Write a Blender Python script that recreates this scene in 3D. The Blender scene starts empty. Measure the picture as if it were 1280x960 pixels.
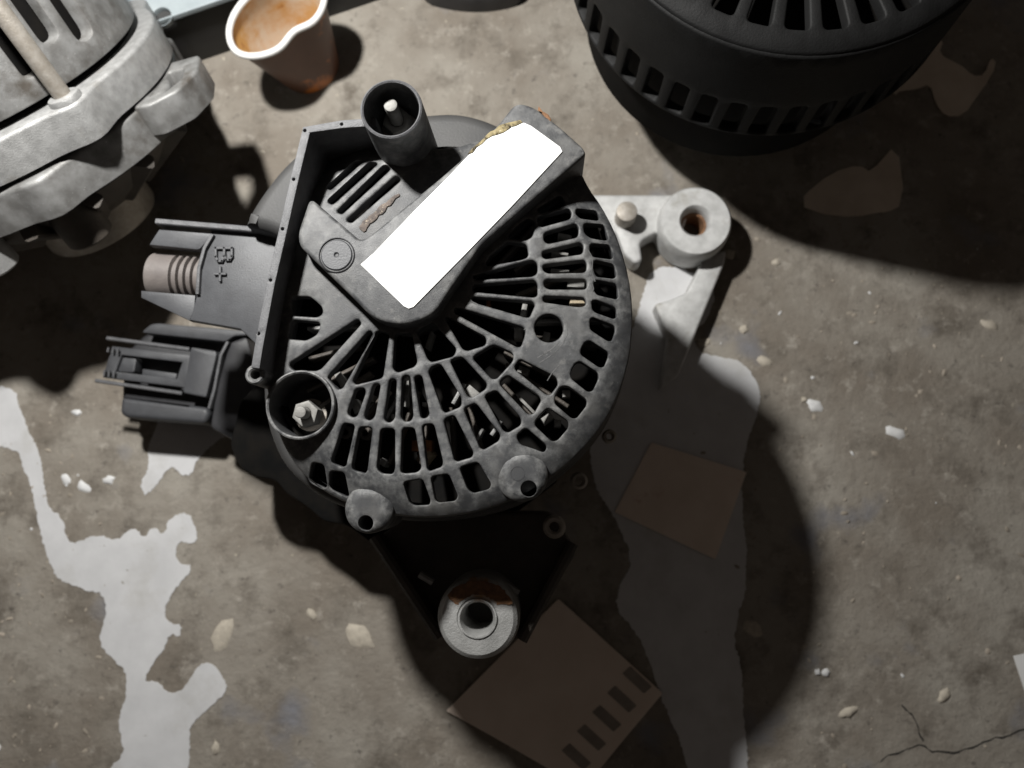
import bpy, bmesh, math, random
from mathutils import Vector, Matrix
from mathutils.geometry import delaunay_2d_cdt

# ------------------------------------------------------------------ camera, light, exposure
scene = bpy.context.scene
F_PX, CAM_H = 960.0, 382.0            # focal length in photo pixels; camera height in mm
NADIR = (680.0, 600.0)                # photo pixel that looks straight down

def cam_ray(px, py):
    return Vector(((px - 640) / F_PX, -(py - 480) / F_PX, -1.0)).normalized()

CAM_ROT = cam_ray(*NADIR).rotation_difference(Vector((0, 0, -1))).to_matrix()
CAM_POS = Vector((0, 0, CAM_H))

cam_data = bpy.data.cameras.new("camera")
cam = bpy.data.objects.new("camera", cam_data)
scene.collection.objects.link(cam)
cam_data.sensor_fit = 'HORIZONTAL'
cam_data.sensor_width = 36.0
cam_data.lens = F_PX / 1280 * 36
cam_data.clip_start = 0.005
cam_data.clip_end = 50
cam.matrix_world = Matrix.Translation(CAM_POS * 0.001) @ CAM_ROT.to_4x4()
cam_data.dof.use_dof = True
cam_data.dof.focus_distance = 0.232
cam_data.dof.aperture_fstop = 13.0
scene.camera = cam

world = bpy.data.worlds.new("World")
scene.world = world
world.use_nodes = True
wb = world.node_tree.nodes["Background"]
wb.inputs[0].default_value = (1.0, 0.85, 0.74, 1)
wb.inputs[1].default_value = 0.038

lamp_data = bpy.data.lights.new("work_lamp", 'POINT')   # the bare bulb of the workshop lamp
lamp_data.energy = 9.0
lamp_data.color = (1.0, 0.985, 0.955)
lamp_data.shadow_soft_size = 0.011
lamp = bpy.data.objects.new("work_lamp", lamp_data)
lamp.location = (-0.147, 0.218, 0.364)
scene.collection.objects.link(lamp)

scene.view_settings.view_transform = 'Standard'
scene.view_settings.look = 'None'
scene.view_settings.exposure = 0.0
scene.view_settings.gamma = 1.0

random.seed(7)
MM = 0.001
COL = scene.collection

# ------------------------------------------------------------------ helpers
SHIFT = 0.0      # height added to everything built while it is set (see the middle alternator)
def P(px, py, z):
    d = CAM_ROT @ cam_ray(px, py)
    q = CAM_POS + d * ((z + SHIFT - CAM_H) / d.z)
    return Vector((q.x, q.y, z))

def PX(pts, z):
    return [tuple(P(x, y, z)[:2]) for x, y in pts]

def area(p):
    return 0.5 * sum(p[i][0] * p[(i + 1) % len(p)][1] - p[(i + 1) % len(p)][0] * p[i][1] for i in range(len(p)))

def ccw(p):
    return list(p) if area(p) > 0 else list(reversed(p))

def chaikin(p, n=2, q=0.25):
    for _ in range(n):
        o = []
        for i in range(len(p)):
            a, b = p[i], p[(i + 1) % len(p)]
            o.append((a[0] + (b[0] - a[0]) * q, a[1] + (b[1] - a[1]) * q))
            o.append((a[0] + (b[0] - a[0]) * (1 - q), a[1] + (b[1] - a[1]) * (1 - q)))
        p = o
    return p

def corner_round(p, rad, seg=4):
    """round every corner of a polygon by cutting at most rad off each side"""
    o = []
    n = len(p)
    for i in range(n):
        a, b, c = Vector(p[i - 1]), Vector(p[i]), Vector(p[(i + 1) % n])
        da, dc = a - b, c - b
        r = min(rad, da.length * 0.48, dc.length * 0.48)
        s, e = b + da.normalized() * r, b + dc.normalized() * r
        for k in range(seg + 1):
            t = k / seg
            q = s * (1 - t) ** 2 + b * 2 * t * (1 - t) + e * t ** 2
            o.append((q.x, q.y))
    return o

def circle(cx, cy, r, n=32, a0=0.0, a1=2 * math.pi):
    full = abs(a1 - a0 - 2 * math.pi) < 1e-6
    m = n if full else n + 1
    return [(cx + r * math.cos(a0 + (a1 - a0) * i / n), cy + r * math.sin(a0 + (a1 - a0) * i / n)) for i in range(m)]

def resample(p, step):
    o = []
    for i in range(len(p)):
        a, b = p[i], p[(i + 1) % len(p)]
        L = math.hypot(b[0] - a[0], b[1] - a[1])
        k = max(1, int(L / step))
        for j in range(k):
            o.append((a[0] + (b[0] - a[0]) * j / k, a[1] + (b[1] - a[1]) * j / k))
    return o

def inside(pt, poly):
    x, y = pt
    c = False
    j = len(poly) - 1
    for i in range(len(poly)):
        xi, yi = poly[i]
        xj, yj = poly[j]
        if (yi > y) != (yj > y) and x < (xj - xi) * (y - yi) / (yj - yi) + xi:
            c = not c
        j = i
    return c

def offset(p, d):
    """move every vertex to the left of the travel direction by d"""
    o = []
    n = len(p)
    for i in range(n):
        a, b, c = p[i - 1], p[i], p[(i + 1) % n]
        d1 = Vector((b[0] - a[0], b[1] - a[1]))
        d2 = Vector((c[0] - b[0], c[1] - b[1]))
        if d1.length < 1e-9: d1 = d2
        if d2.length < 1e-9: d2 = d1
        d1.normalize(); d2.normalize()
        nn = Vector((-(d1.y + d2.y), d1.x + d2.x))
        if nn.length < 1e-6: nn = Vector((-d1.y, d1.x))
        nn.normalize()
        k = d / max(0.45, nn.dot(Vector((-d1.y, d1.x))))
        o.append((b[0] + nn.x * k, b[1] + nn.y * k))
    return o

def dedupe(p, eps=0.02):
    o = []
    for q in p:
        if not o or math.hypot(q[0] - o[-1][0], q[1] - o[-1][1]) > eps: o.append(q)
    if math.hypot(o[0][0] - o[-1][0], o[0][1] - o[-1][1]) <= eps: o.pop()
    return o

def band(path, z, w):
    """polygon of a band of width w along a pixel path laid at height z"""
    pts = [Vector(P(x, y, z)[:2]) for x, y in path]
    l, r = [], []
    for i, p in enumerate(pts):
        a, b = pts[max(i - 1, 0)], pts[min(i + 1, len(pts) - 1)]
        d = (b - a).normalized(); nn = Vector((-d.y, d.x))
        if 0 < i < len(pts) - 1:
            d1 = (pts[i] - pts[i-1]).normalized(); k = 1 / max(.5, nn.dot(Vector((-d1.y, d1.x))))
        else: k = 1
        l.append(tuple(p + nn * w / 2 * k)); r.append(tuple(p - nn * w / 2 * k))
    return l + r[::-1]

class MB:
    """collects geometry in mm; build() links it as one mesh object"""
    def __init__(s): s.v = []; s.f = []
    def add(s, vs, fs):
        o = len(s.v)
        s.v += [Vector(v) for v in vs]
        s.f += [tuple(i + o for i in f) for f in fs]
        return s
    def plate(s, outline, ztop, t, holes=(), bevel=0.5, grid=0, mapf=None, bottom=True, bsteps=2):
        """slab with rounded edges and real holes; ztop number or function(x, y)"""
        loops = [dedupe(ccw(outline))] + [dedupe(list(reversed(ccw(h)))) for h in holes]
        zt = ztop if callable(ztop) else (lambda x, y: ztop)
        mp = mapf or (lambda x, y, d: (x, y, zt(x, y) - d))
        tops = [offset(l, bevel) for l in loops]
        co, ed, start = [], [], []
        for l in tops:
            b = len(co); start.append(b); co += [Vector(q) for q in l]
            ed += [(b + i, b + (i + 1) % len(l)) for i in range(len(l))]
        nl = len(co)
        if grid:
            xs = [q[0] for q in tops[0]]; ys = [q[1] for q in tops[0]]
            y = min(ys) + grid * 0.5; r = 0
            while y < max(ys):
                x = min(xs) + grid * (0.5 if r % 2 else 0.1)
                while x < max(xs):
                    if inside((x, y), tops[0]) and not any(inside((x, y), h) for h in tops[1:]): co.append(Vector((x, y)))
                    x += grid
                y += grid * 0.87; r += 1
        ov, oe, of, orv, _, _ = delaunay_2d_cdt(co, ed, [], 0, 1e-6)
        back = {}
        for i, src in enumerate(orv):
            for k in src: back[k] = i
        base = len(s.v)
        s.v += [Vector(mp(q.x, q.y, 0)) for q in ov]
        keep = []
        for tri in of:
            c = (sum(ov[i].x for i in tri) / len(tri), sum(ov[i].y for i in tri) / len(tri))
            if inside(c, tops[0]) and not any(inside(c, h) for h in tops[1:]): keep.append(tri)
        s.f += [tuple(i + base for i in tri) for tri in keep]
        for li, l in enumerate(loops):
            n = len(l)
            prev = [base + back[start[li] + i] for i in range(n)]
            prof = []
            for k in range(1, bsteps + 1):
                a = math.pi / 2 * k / bsteps
                prof.append((bevel * (1 - math.sin(a)), bevel * (1 - math.cos(a))))
            prof.append((0, t))
            for o_, d_ in prof:
                ring = offset(l, o_) if o_ > 1e-6 else l
                b = len(s.v)
                s.v += [Vector(mp(q[0], q[1], d_)) for q in ring]
                cur = list(range(b, b + n))
                s.f += [(prev[i], cur[i], cur[(i + 1) % n], prev[(i + 1) % n]) for i in range(n)]
                prev = cur
        if bottom:
            b = len(s.v)
            # bottom uses the inset triangulation, close enough where nobody looks
            s.v += [Vector(mp(q.x, q.y, t)) for q in ov]
            s.f += [tuple(reversed([i + b for i in tri])) for tri in keep]
        return s
    def lathe(s, prof, c=(0, 0, 0), seg=48, axis=(0, 0, 1), squash=1.0):
        """prof: list of (radius, height) from bottom to top, closed with caps where radius is 0"""
        ax = Vector(axis).normalized()
        e1 = Vector((0, 1, 0)).cross(ax)
        if e1.length < 1e-3: e1 = Vector((1, 0, 0))
        e1.normalize(); e2 = ax.cross(e1)
        c = Vector(c); b = len(s.v)
        for r, h in prof:
            for i in range(seg):
                a = 2 * math.pi * i / seg
                s.v.append(c + ax * h + (e1 * math.cos(a) + e2 * math.sin(a) * squash) * max(r, 1e-4))
        for k in range(len(prof) - 1):
            for i in range(seg):
                j = (i + 1) % seg
                s.f.append((b + k * seg + i, b + k * seg + j, b + (k + 1) * seg + j, b + (k + 1) * seg + i))
        return s
    def cyl(s, c, r, h, axis=(0, 0, 1), seg=32, bev=0.5, hole=0):
        if hole:
            return s.lathe([(hole, 0), (r - bev, 0), (r, bev), (r, h - bev), (r - bev, h), (hole + bev, h), (hole, h - bev), (hole, 0)], c, seg, axis)
        return s.lathe([(0, 0), (r - bev, 0), (r, bev), (r, h - bev), (r - bev * .3, h - bev * .3), (r - bev, h), (0, h)], c, seg, axis)
    def box(s, c, sx, sy, sz, rz=0.0, bev=0.4):
        """box with its centre at c, rotated about z, edges chamfered"""
        x, y = sx / 2, sy / 2
        cs, sn = math.cos(rz), math.sin(rz)
        pts = [(c[0] + a * cs - b_ * sn, c[1] + a * sn + b_ * cs) for a, b_ in ((-x, -y), (x, -y), (x, y), (-x, y))]
        return s.plate(pts, c[2] + sz / 2, sz, bevel=min(bev, sx * .3, sy * .3, sz * .4), bsteps=2)
    def bar(s, a, b, w, t, bev=0.4):
        """square bar from point a to point b, w wide across, t tall"""
        a, b = Vector(a), Vector(b); d = (b - a); L = d.length; d.normalize()
        side = d.cross(Vector((0, 0, 1)))
        if side.length < 1e-3: side = Vector((1, 0, 0))
        side.normalize(); up = side.cross(d)
        q = []
        e = bev
        sec = [(-w/2 + e, -t/2), (w/2 - e, -t/2), (w/2, -t/2 + e), (w/2, t/2 - e), (w/2 - e, t/2), (-w/2 + e, t/2), (-w/2, t/2 - e), (-w/2, -t/2 + e)]
        vs = [a + side * x + up * y for x, y in sec] + [b + side * x + up * y for x, y in sec]
        fs = [(i, (i + 1) % 8, 8 + (i + 1) % 8, 8 + i) for i in range(8)] + [tuple(range(7, -1, -1)), tuple(range(8, 16))]
        return s.add(vs, fs)
    def tube(s, pts, r, seg=10):
        pts = [Vector(p) for p in pts]; b = len(s.v); n = len(pts)
        for k, p in enumerate(pts):
            d = (pts[min(k + 1, n - 1)] - pts[max(k - 1, 0)]).normalized()
            e1 = d.cross(Vector((0.13, 0.2, 1))).normalized(); e2 = d.cross(e1)
            for i in range(seg):
                a = 2 * math.pi * i / seg
                s.v.append(p + (e1 * math.cos(a) + e2 * math.sin(a)) * r)
        for k in range(n - 1):
            for i in range(seg):
                j = (i + 1) % seg
                s.f.append((b + k * seg + i, b + k * seg + j, b + (k + 1) * seg + j, b + (k + 1) * seg + i))
        s.f.append(tuple(b + i for i in range(seg - 1, -1, -1)))
        s.f.append(tuple(b + (n - 1) * seg + i for i in range(seg)))
        return s
    def build(s, name, mat, parent=None, sharp=35, jitter=0):
        me = bpy.data.meshes.new(name)
        org = Vector(parent_origin(parent))
        me.from_pydata([((v + Vector((0, 0, SHIFT))) * MM - org) for v in s.v], [], s.f)
        bm = bmesh.new(); bm.from_mesh(me)
        bmesh.ops.remove_doubles(bm, verts=bm.verts, dist=2e-6)
        bmesh.ops.recalc_face_normals(bm, faces=bm.faces)
        bm.to_mesh(me); bm.free()
        for p in me.polygons: p.use_smooth = True
        me.set_sharp_from_angle(angle=math.radians(sharp))
        me.materials.append(mat)
        o = bpy.data.objects.new(name, me)
        COL.objects.link(o)
        if parent: o.parent = parent
        return o

ORIGIN = {}
def parent_origin(p):
    while p is not None and p.parent is not None: p = p.parent
    return ORIGIN.get(p.name, Vector((0, 0, 0))) if p else Vector((0, 0, 0))

def thing(name, label, cat, base, group=None):
    e = bpy.data.objects.new(name, None)
    e.empty_display_size = 0.02
    COL.objects.link(e)
    e.location = Vector(base) * MM
    ORIGIN[e.name] = Vector(base) * MM
    e["label"] = label; e["category"] = cat
    if group: e["group"] = group
    return e

def tag(o, label, cat, group=None):
    o["label"] = label; o["category"] = cat
    if group: o["group"] = group
    return o

# ------------------------------------------------------------------ materials
def mat(name, c1, c2=None, rough=0.5, metal=0.0, scale=120, detail=6, lo=0.35, hi=0.65, bump=0.0, bscale=900,
        fleck=None, fscale=700, fthr=0.66, spec=0.5, rvar=0.0, coat=0.0, stains=(), edge=None):
    m = bpy.data.materials.new(name); m.use_nodes = True
    nt = m.node_tree; N = nt.nodes; L = nt.links
    bs = N["Principled BSDF"]
    bs.inputs["Roughness"].default_value = rough
    bs.inputs["Metallic"].default_value = metal
    bs.inputs["Specular IOR Level"].default_value = spec
    bs.inputs["Coat Weight"].default_value = coat
    tc = N.new("ShaderNodeTexCoord")
    def noise(sc, det=5, rgh=0.6):
        n = N.new("ShaderNodeTexNoise"); n.inputs["Scale"].default_value = sc
        n.inputs["Detail"].default_value = det; n.inputs["Roughness"].default_value = rgh
        L.new(tc.outputs["Object"], n.inputs["Vector"]); return n.outputs["Fac"]
    def ramp(src, lo, hi):
        r = N.new("ShaderNodeMapRange"); r.inputs["From Min"].default_value = lo; r.inputs["From Max"].default_value = hi
        L.new(src, r.inputs["Value"]); return r.outputs["Result"]
    def mix(a, b, fac):
        x = N.new("ShaderNodeMix"); x.data_type = 'RGBA'
        for sock, val in ((6, a), (7, b)):
            if isinstance(val, tuple): x.inputs[sock].default_value = (*val, 1)
            else: L.new(val, x.inputs[sock])
        L.new(fac, x.inputs[0]); return x.outputs[2]
    c2 = c2 or tuple(v * 0.75 for v in c1)
    col = mix(c1, c2, ramp(noise(scale, detail), lo, hi))
    if fleck: col = mix(col, fleck, ramp(noise(fscale, 4, 0.7), fthr, fthr + 0.06))
    for c_, sc_, a_, b_ in stains: col = mix(col, c_, ramp(noise(sc_, 7, 0.62), a_, b_))
    if edge:      # pale wear along the convex edges, broken up by noise
        g = N.new("ShaderNodeNewGeometry")
        mu = N.new("ShaderNodeMath"); mu.operation = 'MULTIPLY'
        L.new(ramp(g.outputs["Pointiness"], 0.505, 0.555), mu.inputs[0]); L.new(ramp(noise(260, 6, 0.7), 0.42, 0.66), mu.inputs[1])
        col = mix(col, edge, mu.outputs[0])
    L.new(col, bs.inputs["Base Color"])
    if rvar:
        r = N.new("ShaderNodeMapRange"); r.inputs["To Min"].default_value = max(0.05, rough - rvar); r.inputs["To Max"].default_value = min(1, rough + rvar)
        L.new(noise(scale * 2.3, 6), r.inputs["Value"]); L.new(r.outputs["Result"], bs.inputs["Roughness"])
    if bump:
        b = N.new("ShaderNodeBump"); b.inputs["Strength"].default_value = bump; b.inputs["Distance"].default_value = 0.0006
        L.new(noise(bscale, 4, 0.65), b.inputs["Height"]); L.new(b.outputs["Normal"], bs.inputs["Normal"])
    return m

M = {}
M['plastic'] = mat('dusty_black_plastic', (0.036, 0.037, 0.039), (0.050, 0.051, 0.053), rough=0.52, scale=90, bump=0.22, bscale=3200,
                   fleck=(0.13, 0.13, 0.127), fscale=1300, fthr=0.645, rvar=0.1, stains=(((0.095, 0.093, 0.089), 60, 0.53, 0.74), ((0.13, 0.127, 0.122), 230, 0.60, 0.73)), edge=(0.24, 0.24, 0.235))
M['plastic_dark'] = mat('black_plastic', (0.022, 0.022, 0.024), (0.035, 0.035, 0.038), rough=0.5, scale=80, bump=0.25, bscale=1500)
M['plastic_conn'] = mat('connector_plastic', (0.058, 0.060, 0.065), (0.043, 0.044, 0.048), rough=0.5, scale=150, bump=0.2, bscale=1700,
                        fleck=(0.2, 0.19, 0.15), fscale=500, fthr=0.71)
M['rim_plastic'] = mat('scuffed_rim_plastic', (0.11, 0.11, 0.115), (0.07, 0.071, 0.075), rough=0.5, scale=260, bump=0.4, bscale=2200)
M['shell'] = mat('grey_shell', (0.034, 0.034, 0.034), (0.050, 0.049, 0.048), rough=0.6, scale=45, bump=0.15, bscale=1200)
M['interior'] = mat('shaded_interior', (0.004, 0.004, 0.004), (0.008, 0.007, 0.006), rough=0.9, scale=120, spec=0.1)  # near-black colour that stands for shade inside and under parts
M['alu'] = mat('cast_aluminium', (0.30, 0.30, 0.295), (0.17, 0.167, 0.16), rough=0.55, metal=0.4, scale=140, bump=0.28, bscale=2200,
               fleck=(0.5, 0.5, 0.49), fscale=800, fthr=0.66, stains=(((0.10, 0.088, 0.075), 60, 0.55, 0.72),))
M['alu_lug'] = mat('lug_aluminium', (0.58, 0.58, 0.57), (0.44, 0.44, 0.43), rough=0.55, metal=0.2, scale=200, bump=0.35, bscale=2000,
                   stains=(((0.30, 0.28, 0.24), 80, 0.57, 0.75),))
M['alu_bright'] = mat('bright_aluminium', (0.40, 0.40, 0.395), (0.28, 0.28, 0.275), rough=0.52, metal=0.35, scale=220, bump=0.4, bscale=1900,
                      stains=(((0.25, 0.24, 0.22), 90, 0.60, 0.78),))
M['alu_dark'] = mat('shaded_aluminium', (0.085, 0.072, 0.06), (0.05, 0.044, 0.038), rough=0.6, metal=0.2, scale=80, bump=0.4, bscale=1100)  # dark copy of the aluminium; shade on webs and ribs put into colour
M['alu_ear'] = mat('rusted_ear', (0.42, 0.42, 0.41), (0.30, 0.30, 0.29), rough=0.45, metal=0.4, scale=120, bump=0.4, bscale=1400,
                   stains=(((0.33, 0.20, 0.11), 55, 0.58, 0.66),))
M['steel'] = mat('bare_steel', (0.27, 0.265, 0.25), (0.17, 0.165, 0.155), rough=0.68, metal=0.3, scale=300, bump=0.2, bscale=1500)
M['steel_bolt'] = mat('dull_bolt_steel', (0.40, 0.37, 0.33), (0.30, 0.27, 0.23), rough=0.5, metal=0.4, scale=300, bump=0.3, bscale=1500)
M['rust'] = mat('rust', (0.22, 0.11, 0.05), (0.12, 0.06, 0.03), rough=0.8, scale=500, bump=0.6, bscale=1600)
M['copper'] = mat('copper_winding', (0.36, 0.16, 0.07), (0.2, 0.09, 0.05), rough=0.4, metal=0.6, scale=300)
M['bushing'] = mat('brown_bushing', (0.15, 0.132, 0.122), (0.115, 0.10, 0.094), rough=0.6, scale=160, bump=0.2, bscale=1200)
M['tan_chip'] = mat('tan_chip', (0.42, 0.35, 0.24), (0.3, 0.24, 0.16), rough=0.7, scale=500, bump=0.5, bscale=900)

# ------------------------------------------------------------------ floor
def floor_material():
    m = bpy.data.materials.new('worn_concrete'); m.use_nodes = True
    nt = m.node_tree; N = nt.nodes; L = nt.links; bs = N["Principled BSDF"]
    bs.inputs["Roughness"].default_value = 0.75
    bs.inputs["Specular IOR Level"].default_value = 0.3
    tc = N.new("ShaderNodeTexCoord")
    def noise(sc, det=6, rgh=0.6):
        n = N.new("ShaderNodeTexNoise"); n.inputs["Scale"].default_value = sc
        n.inputs["Detail"].default_value = det; n.inputs["Roughness"].default_value = rgh
        L.new(tc.outputs["Object"], n.inputs["Vector"]); return n.outputs["Fac"]
    def rng(src, lo, hi):
        r = N.new("ShaderNodeMapRange"); r.inputs["From Min"].default_value = lo; r.inputs["From Max"].default_value = hi
        L.new(src, r.inputs["Value"]); return r.outputs["Result"]
    def mix(a, b, fac):
        x = N.new("ShaderNodeMix"); x.data_type = 'RGBA'
        for sock, val in ((6, a), (7, b)):
            if isinstance(val, tuple): x.inputs[sock].default_value = (*val, 1)
            else: L.new(val, x.inputs[sock])
        L.new(fac, x.inputs[0]); return x.outputs[2]
    col = mix((0.205, 0.178, 0.146), (0.315, 0.290, 0.250), rng(noise(13, 5), 0.40, 0.62))
    col = mix(col, (0.135, 0.117, 0.095), rng(noise(42, 9, 0.7), 0.50, 0.68))
    col = mix(col, (0.36, 0.33, 0.285), rng(noise(95, 7, 0.72), 0.55, 0.70))
    col = mix(col, (0.085, 0.074, 0.064), rng(noise(150, 7, 0.74), 0.58, 0.72))
    col = mix(col, (0.40, 0.36, 0.29), rng(noise(260, 4, 0.6), 0.67, 0.74))
    col = mix(col, (0.20, 0.20, 0.215), rng(noise(22, 4, 0.5), 0.60, 0.72))
    L.new(col, bs.inputs["Base Color"])
    b = N.new("ShaderNodeBump"); b.inputs["Strength"].default_value = 0.55; b.inputs["Distance"].default_value = 0.002
    ad = N.new("ShaderNodeMath"); ad.operation = 'ADD'
    L.new(noise(180, 8, 0.7), ad.inputs[0]); L.new(noise(40, 4), ad.inputs[1])
    L.new(ad.outputs[0], b.inputs["Height"]); L.new(b.outputs["Normal"], bs.inputs["Normal"])
    return m
M['floor'] = floor_material()
M['paint'] = mat('pale_grey_paint', (0.60, 0.60, 0.605), (0.53, 0.53, 0.535), rough=0.55, scale=60, bump=0.12, bscale=500,
                 fleck=(0.30, 0.28, 0.25), fscale=190, fthr=0.675, stains=(((0.44, 0.43, 0.41), 24, .55, .75),))
M['grit'] = mat('grit', (0.38, 0.33, 0.27), (0.24, 0.21, 0.17), rough=0.85, scale=40, lo=.4, hi=.6)
M['fleck_pale'] = mat('pale_fleck', (0.50, 0.45, 0.37), (0.38, 0.34, 0.28), rough=0.8, scale=400, bump=0.4)
M['fleck_white'] = mat('white_fleck', (0.72, 0.72, 0.71), (0.6, 0.6, 0.6), rough=0.7, scale=400)

fl = bpy.data.meshes.new('floor')
S = 1.5
fl.from_pydata([(-S, -S, 0), (S, -S, 0), (S, S, 0), (-S, S, 0)], [], [(0, 1, 2, 3)])
fl.materials.append(M['floor'])
floor = bpy.data.objects.new('floor', fl); COL.objects.link(floor)
floor["kind"] = "structure"; ORIGIN['floor'] = Vector((0, 0, 0))

def ragged(p, step=3.0, amp=0.8, seed=1):
    rr = random.Random(seed)
    q = resample(chaikin(p, 1), step)
    wob = [(rr.uniform(.15, .5), rr.uniform(0, 6.28), rr.uniform(-1, 1), rr.uniform(-1, 1)) for _ in range(5)]
    q = [(x + amp * .9 * sum(c * math.sin(f * (x + y * .7) + p_) for f, p_, c, e in wob) * .5, y + amp * .9 * sum(e * math.sin(f * (y - x * .6) + p_) for f, p_, c, e in wob) * .5) for x, y in q]
    return [(x + rr.uniform(-amp, amp), y + rr.uniform(-amp, amp)) for x, y in q]

patch_a = [(-80,475),(0,482),(19,488),(24,509),(37,541),(52,569),(56,610),(60,638),(77,644),(83,677),(97,679),(120,668),(146,676),(161,661),(174,661),(180,675),(191,658),(204,670),(214,645),(236,641),(245,659),(247,682),(221,676),(219,704),(243,707),(225,730),(204,760),(209,779),(228,781),(223,798),(214,790),(200,820),(176,851),(200,853),(207,864),(220,868),(233,858),(247,830),(263,826),(286,853),(282,868),(247,897),(235,917),(237,940),(233,990),(120,990),(133,965),(157,943),(150,920),(148,897),(158,870),(160,840),(140,823),(123,803),(132,773),(130,743),(107,737),(72,725),(57,690),(47,645),(37,602),(28,587),(26,569),(11,561),(0,556),(-80,560)]
patch_b = [(205,512),(190,545),(184,562),(186,587),(175,607),(184,622),(206,591),(216,581),(226,594),(240,593),(246,576),(267,552),(300,535),(300,500),(240,490)]
patch_c = [(815,330),(868,338),(896,368),(884,398),(866,418),(872,440),(900,447),(928,452),(952,488),(947,520),(930,560),(926,620),(934,690),(930,750),(922,770),(918,800),(926,830),(930,900),(936,960),(938,1010),(872,1010),(852,930),(828,880),(814,830),(795,790),(768,760),(775,730),(792,700),(770,650),(738,600),(738,520),(778,450),(800,380)]
for k, (pp, sd) in enumerate(((patch_a, 3), (patch_b, 4), (patch_c, 5))):
    pts = ragged(PX(pp, 0), 1.1, 0.42, sd)
    MB().plate(pts, 0.35, 0.4, bevel=0.12, bottom=False, bsteps=1).build('paint_patch', M['paint'], floor)

def blob(cx, cy, r, h, rr, elong=1.0, ang=0.0, n=9):
    """small rounded chip lying on the floor"""
    ring = []
    for i in range(n):
        a = 2 * math.pi * i / n
        k = rr.uniform(0.72, 1.2)
        x, y = r * elong * math.cos(a) * k, r / elong * math.sin(a) * k
        ring.append((cx + x * math.cos(ang) - y * math.sin(ang), cy + x * math.sin(ang) + y * math.cos(ang)))
    vs = [(x, y, -0.05) for x, y in ring] + [(cx + (x - cx) * .75, cy + (y - cy) * .75, h * rr.uniform(.6, 1)) for x, y in ring] + [(cx, cy, h)]
    fs = [(i, (i + 1) % n, n + (i + 1) % n, n + i) for i in range(n)] + [(n + i, n + (i + 1) % n, 2 * n) for i in range(n)]
    return vs, fs

rr = random.Random(11)
# the larger flecks one can pick apart: (px, py, radius px, elongation, angle, white?)
for (x, y, r, el, an, wh) in [(278,793,17,1.45,2.0,0),(942,785,12,1.2,.6,0),(1018,507,9,1.2,.3,1),(1120,541,11,1.5,.4,1),(912,318,8,1,0,0),
                              (1238,407,9,1.4,.5,0),(104,609,9,1.3,.6,1),(136,600,7,1.3,0,1),(82,599,7,1.2,1,1),(96,516,6,1.3,0,1),
                              (1032,840,5,1,0,1),(1022,840,4,1,0,1),(970,328,6,1,0,0),(956,452,8,1.2,.4,0),(1060,890,9,1.4,-.5,0),
                              (450,795,17,1.2,.6,0),(930,412,6,1,0,0),(880,428,8,1.3,0,0),(1180,870,8,1.3,2.2,0),(1005,500,4,1,0,0),(390,768,7,1.2,1.2,0),(270,935,7,1.4,1.5,0)]:
    c = P(x, y, 0)
    vs, fs = blob(c.x, c.y, r / 2.6, 1.0, rr, el, -an, 11)
    MB().add(vs, fs).build('fleck', M['fleck_white' if wh else 'fleck_pale'], floor, sharp=60)
gm, gw = MB(), MB()
for k in range(300):
    px, py = rr.uniform(-40, 1320), rr.uniform(-20, 1000)
    if rr.random() < 0.5: px, py = rr.uniform(850, 1320), rr.uniform(300, 1000)
    elif rr.random() < 0.5: px, py = rr.uniform(-30, 140), rr.uniform(560, 990)
    c = P(px, py, 0)
    vs, fs = blob(c.x, c.y, rr.choice((.4, .5, .6, .8, 1.0, 1.5)), rr.uniform(.2, .6), rr, rr.uniform(1, 1.5), rr.uniform(0, 3), 6)
    (gm if rr.random() < .92 else gw).add(vs, fs)
for g, mt in ((gm, 'grit'), (gw, 'fleck_white')):
    o = g.build('grit', M[mt], floor, sharp=60); o["kind"] = "stuff"
# the crack that runs along the floor at the lower right: a low ridge of broken edges
M['crack'] = mat('crack', (0.03, 0.027, 0.024), rough=0.9)
for pts in ([(1100,950),(1132,935),(1150,932),(1165,938),(1190,940),(1215,935),(1235,925),(1262,920),(1300,905)], [(1125,880),(1140,895),(1150,916),(1155,932)]):
    w = MB(); L_, R_ = [], []
    for i in range(len(pts) - 1):
        for t in (0, .33, .66):
            x = pts[i][0] + (pts[i+1][0] - pts[i][0]) * t + rr.uniform(-2, 2); y = pts[i][1] + (pts[i+1][1] - pts[i][1]) * t + rr.uniform(-2, 2)
            c = P(x, y, 0); hw = rr.uniform(.15, .55)
            L_.append((c.x + hw * .3, c.y + hw)); R_.append((c.x - hw * .3, c.y - hw))
    w.plate(L_ + R_[::-1], .12, .15, bevel=.02, bottom=False, bsteps=1).build('crack', M['crack'], floor)

# ------------------------------------------------------------------ the alternator in the middle
SHIFT = 12.0                                                 # its pulley lifts it
AX = P(550, 395, 130); AX = Vector((AX.x, AX.y, 0))          # its axis
alt = thing('alternator', 'black alternator with slotted rear cover and blank white label, standing on its pulley', 'alternator', AX)

ZC = 130.0                                                   # top of the slotted cover
def cover_z(x, y):
    r = math.hypot(x - AX.x, y - AX.y)
    return ZC - max(0.0, r - 49) ** 2 / 40.0

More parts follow.
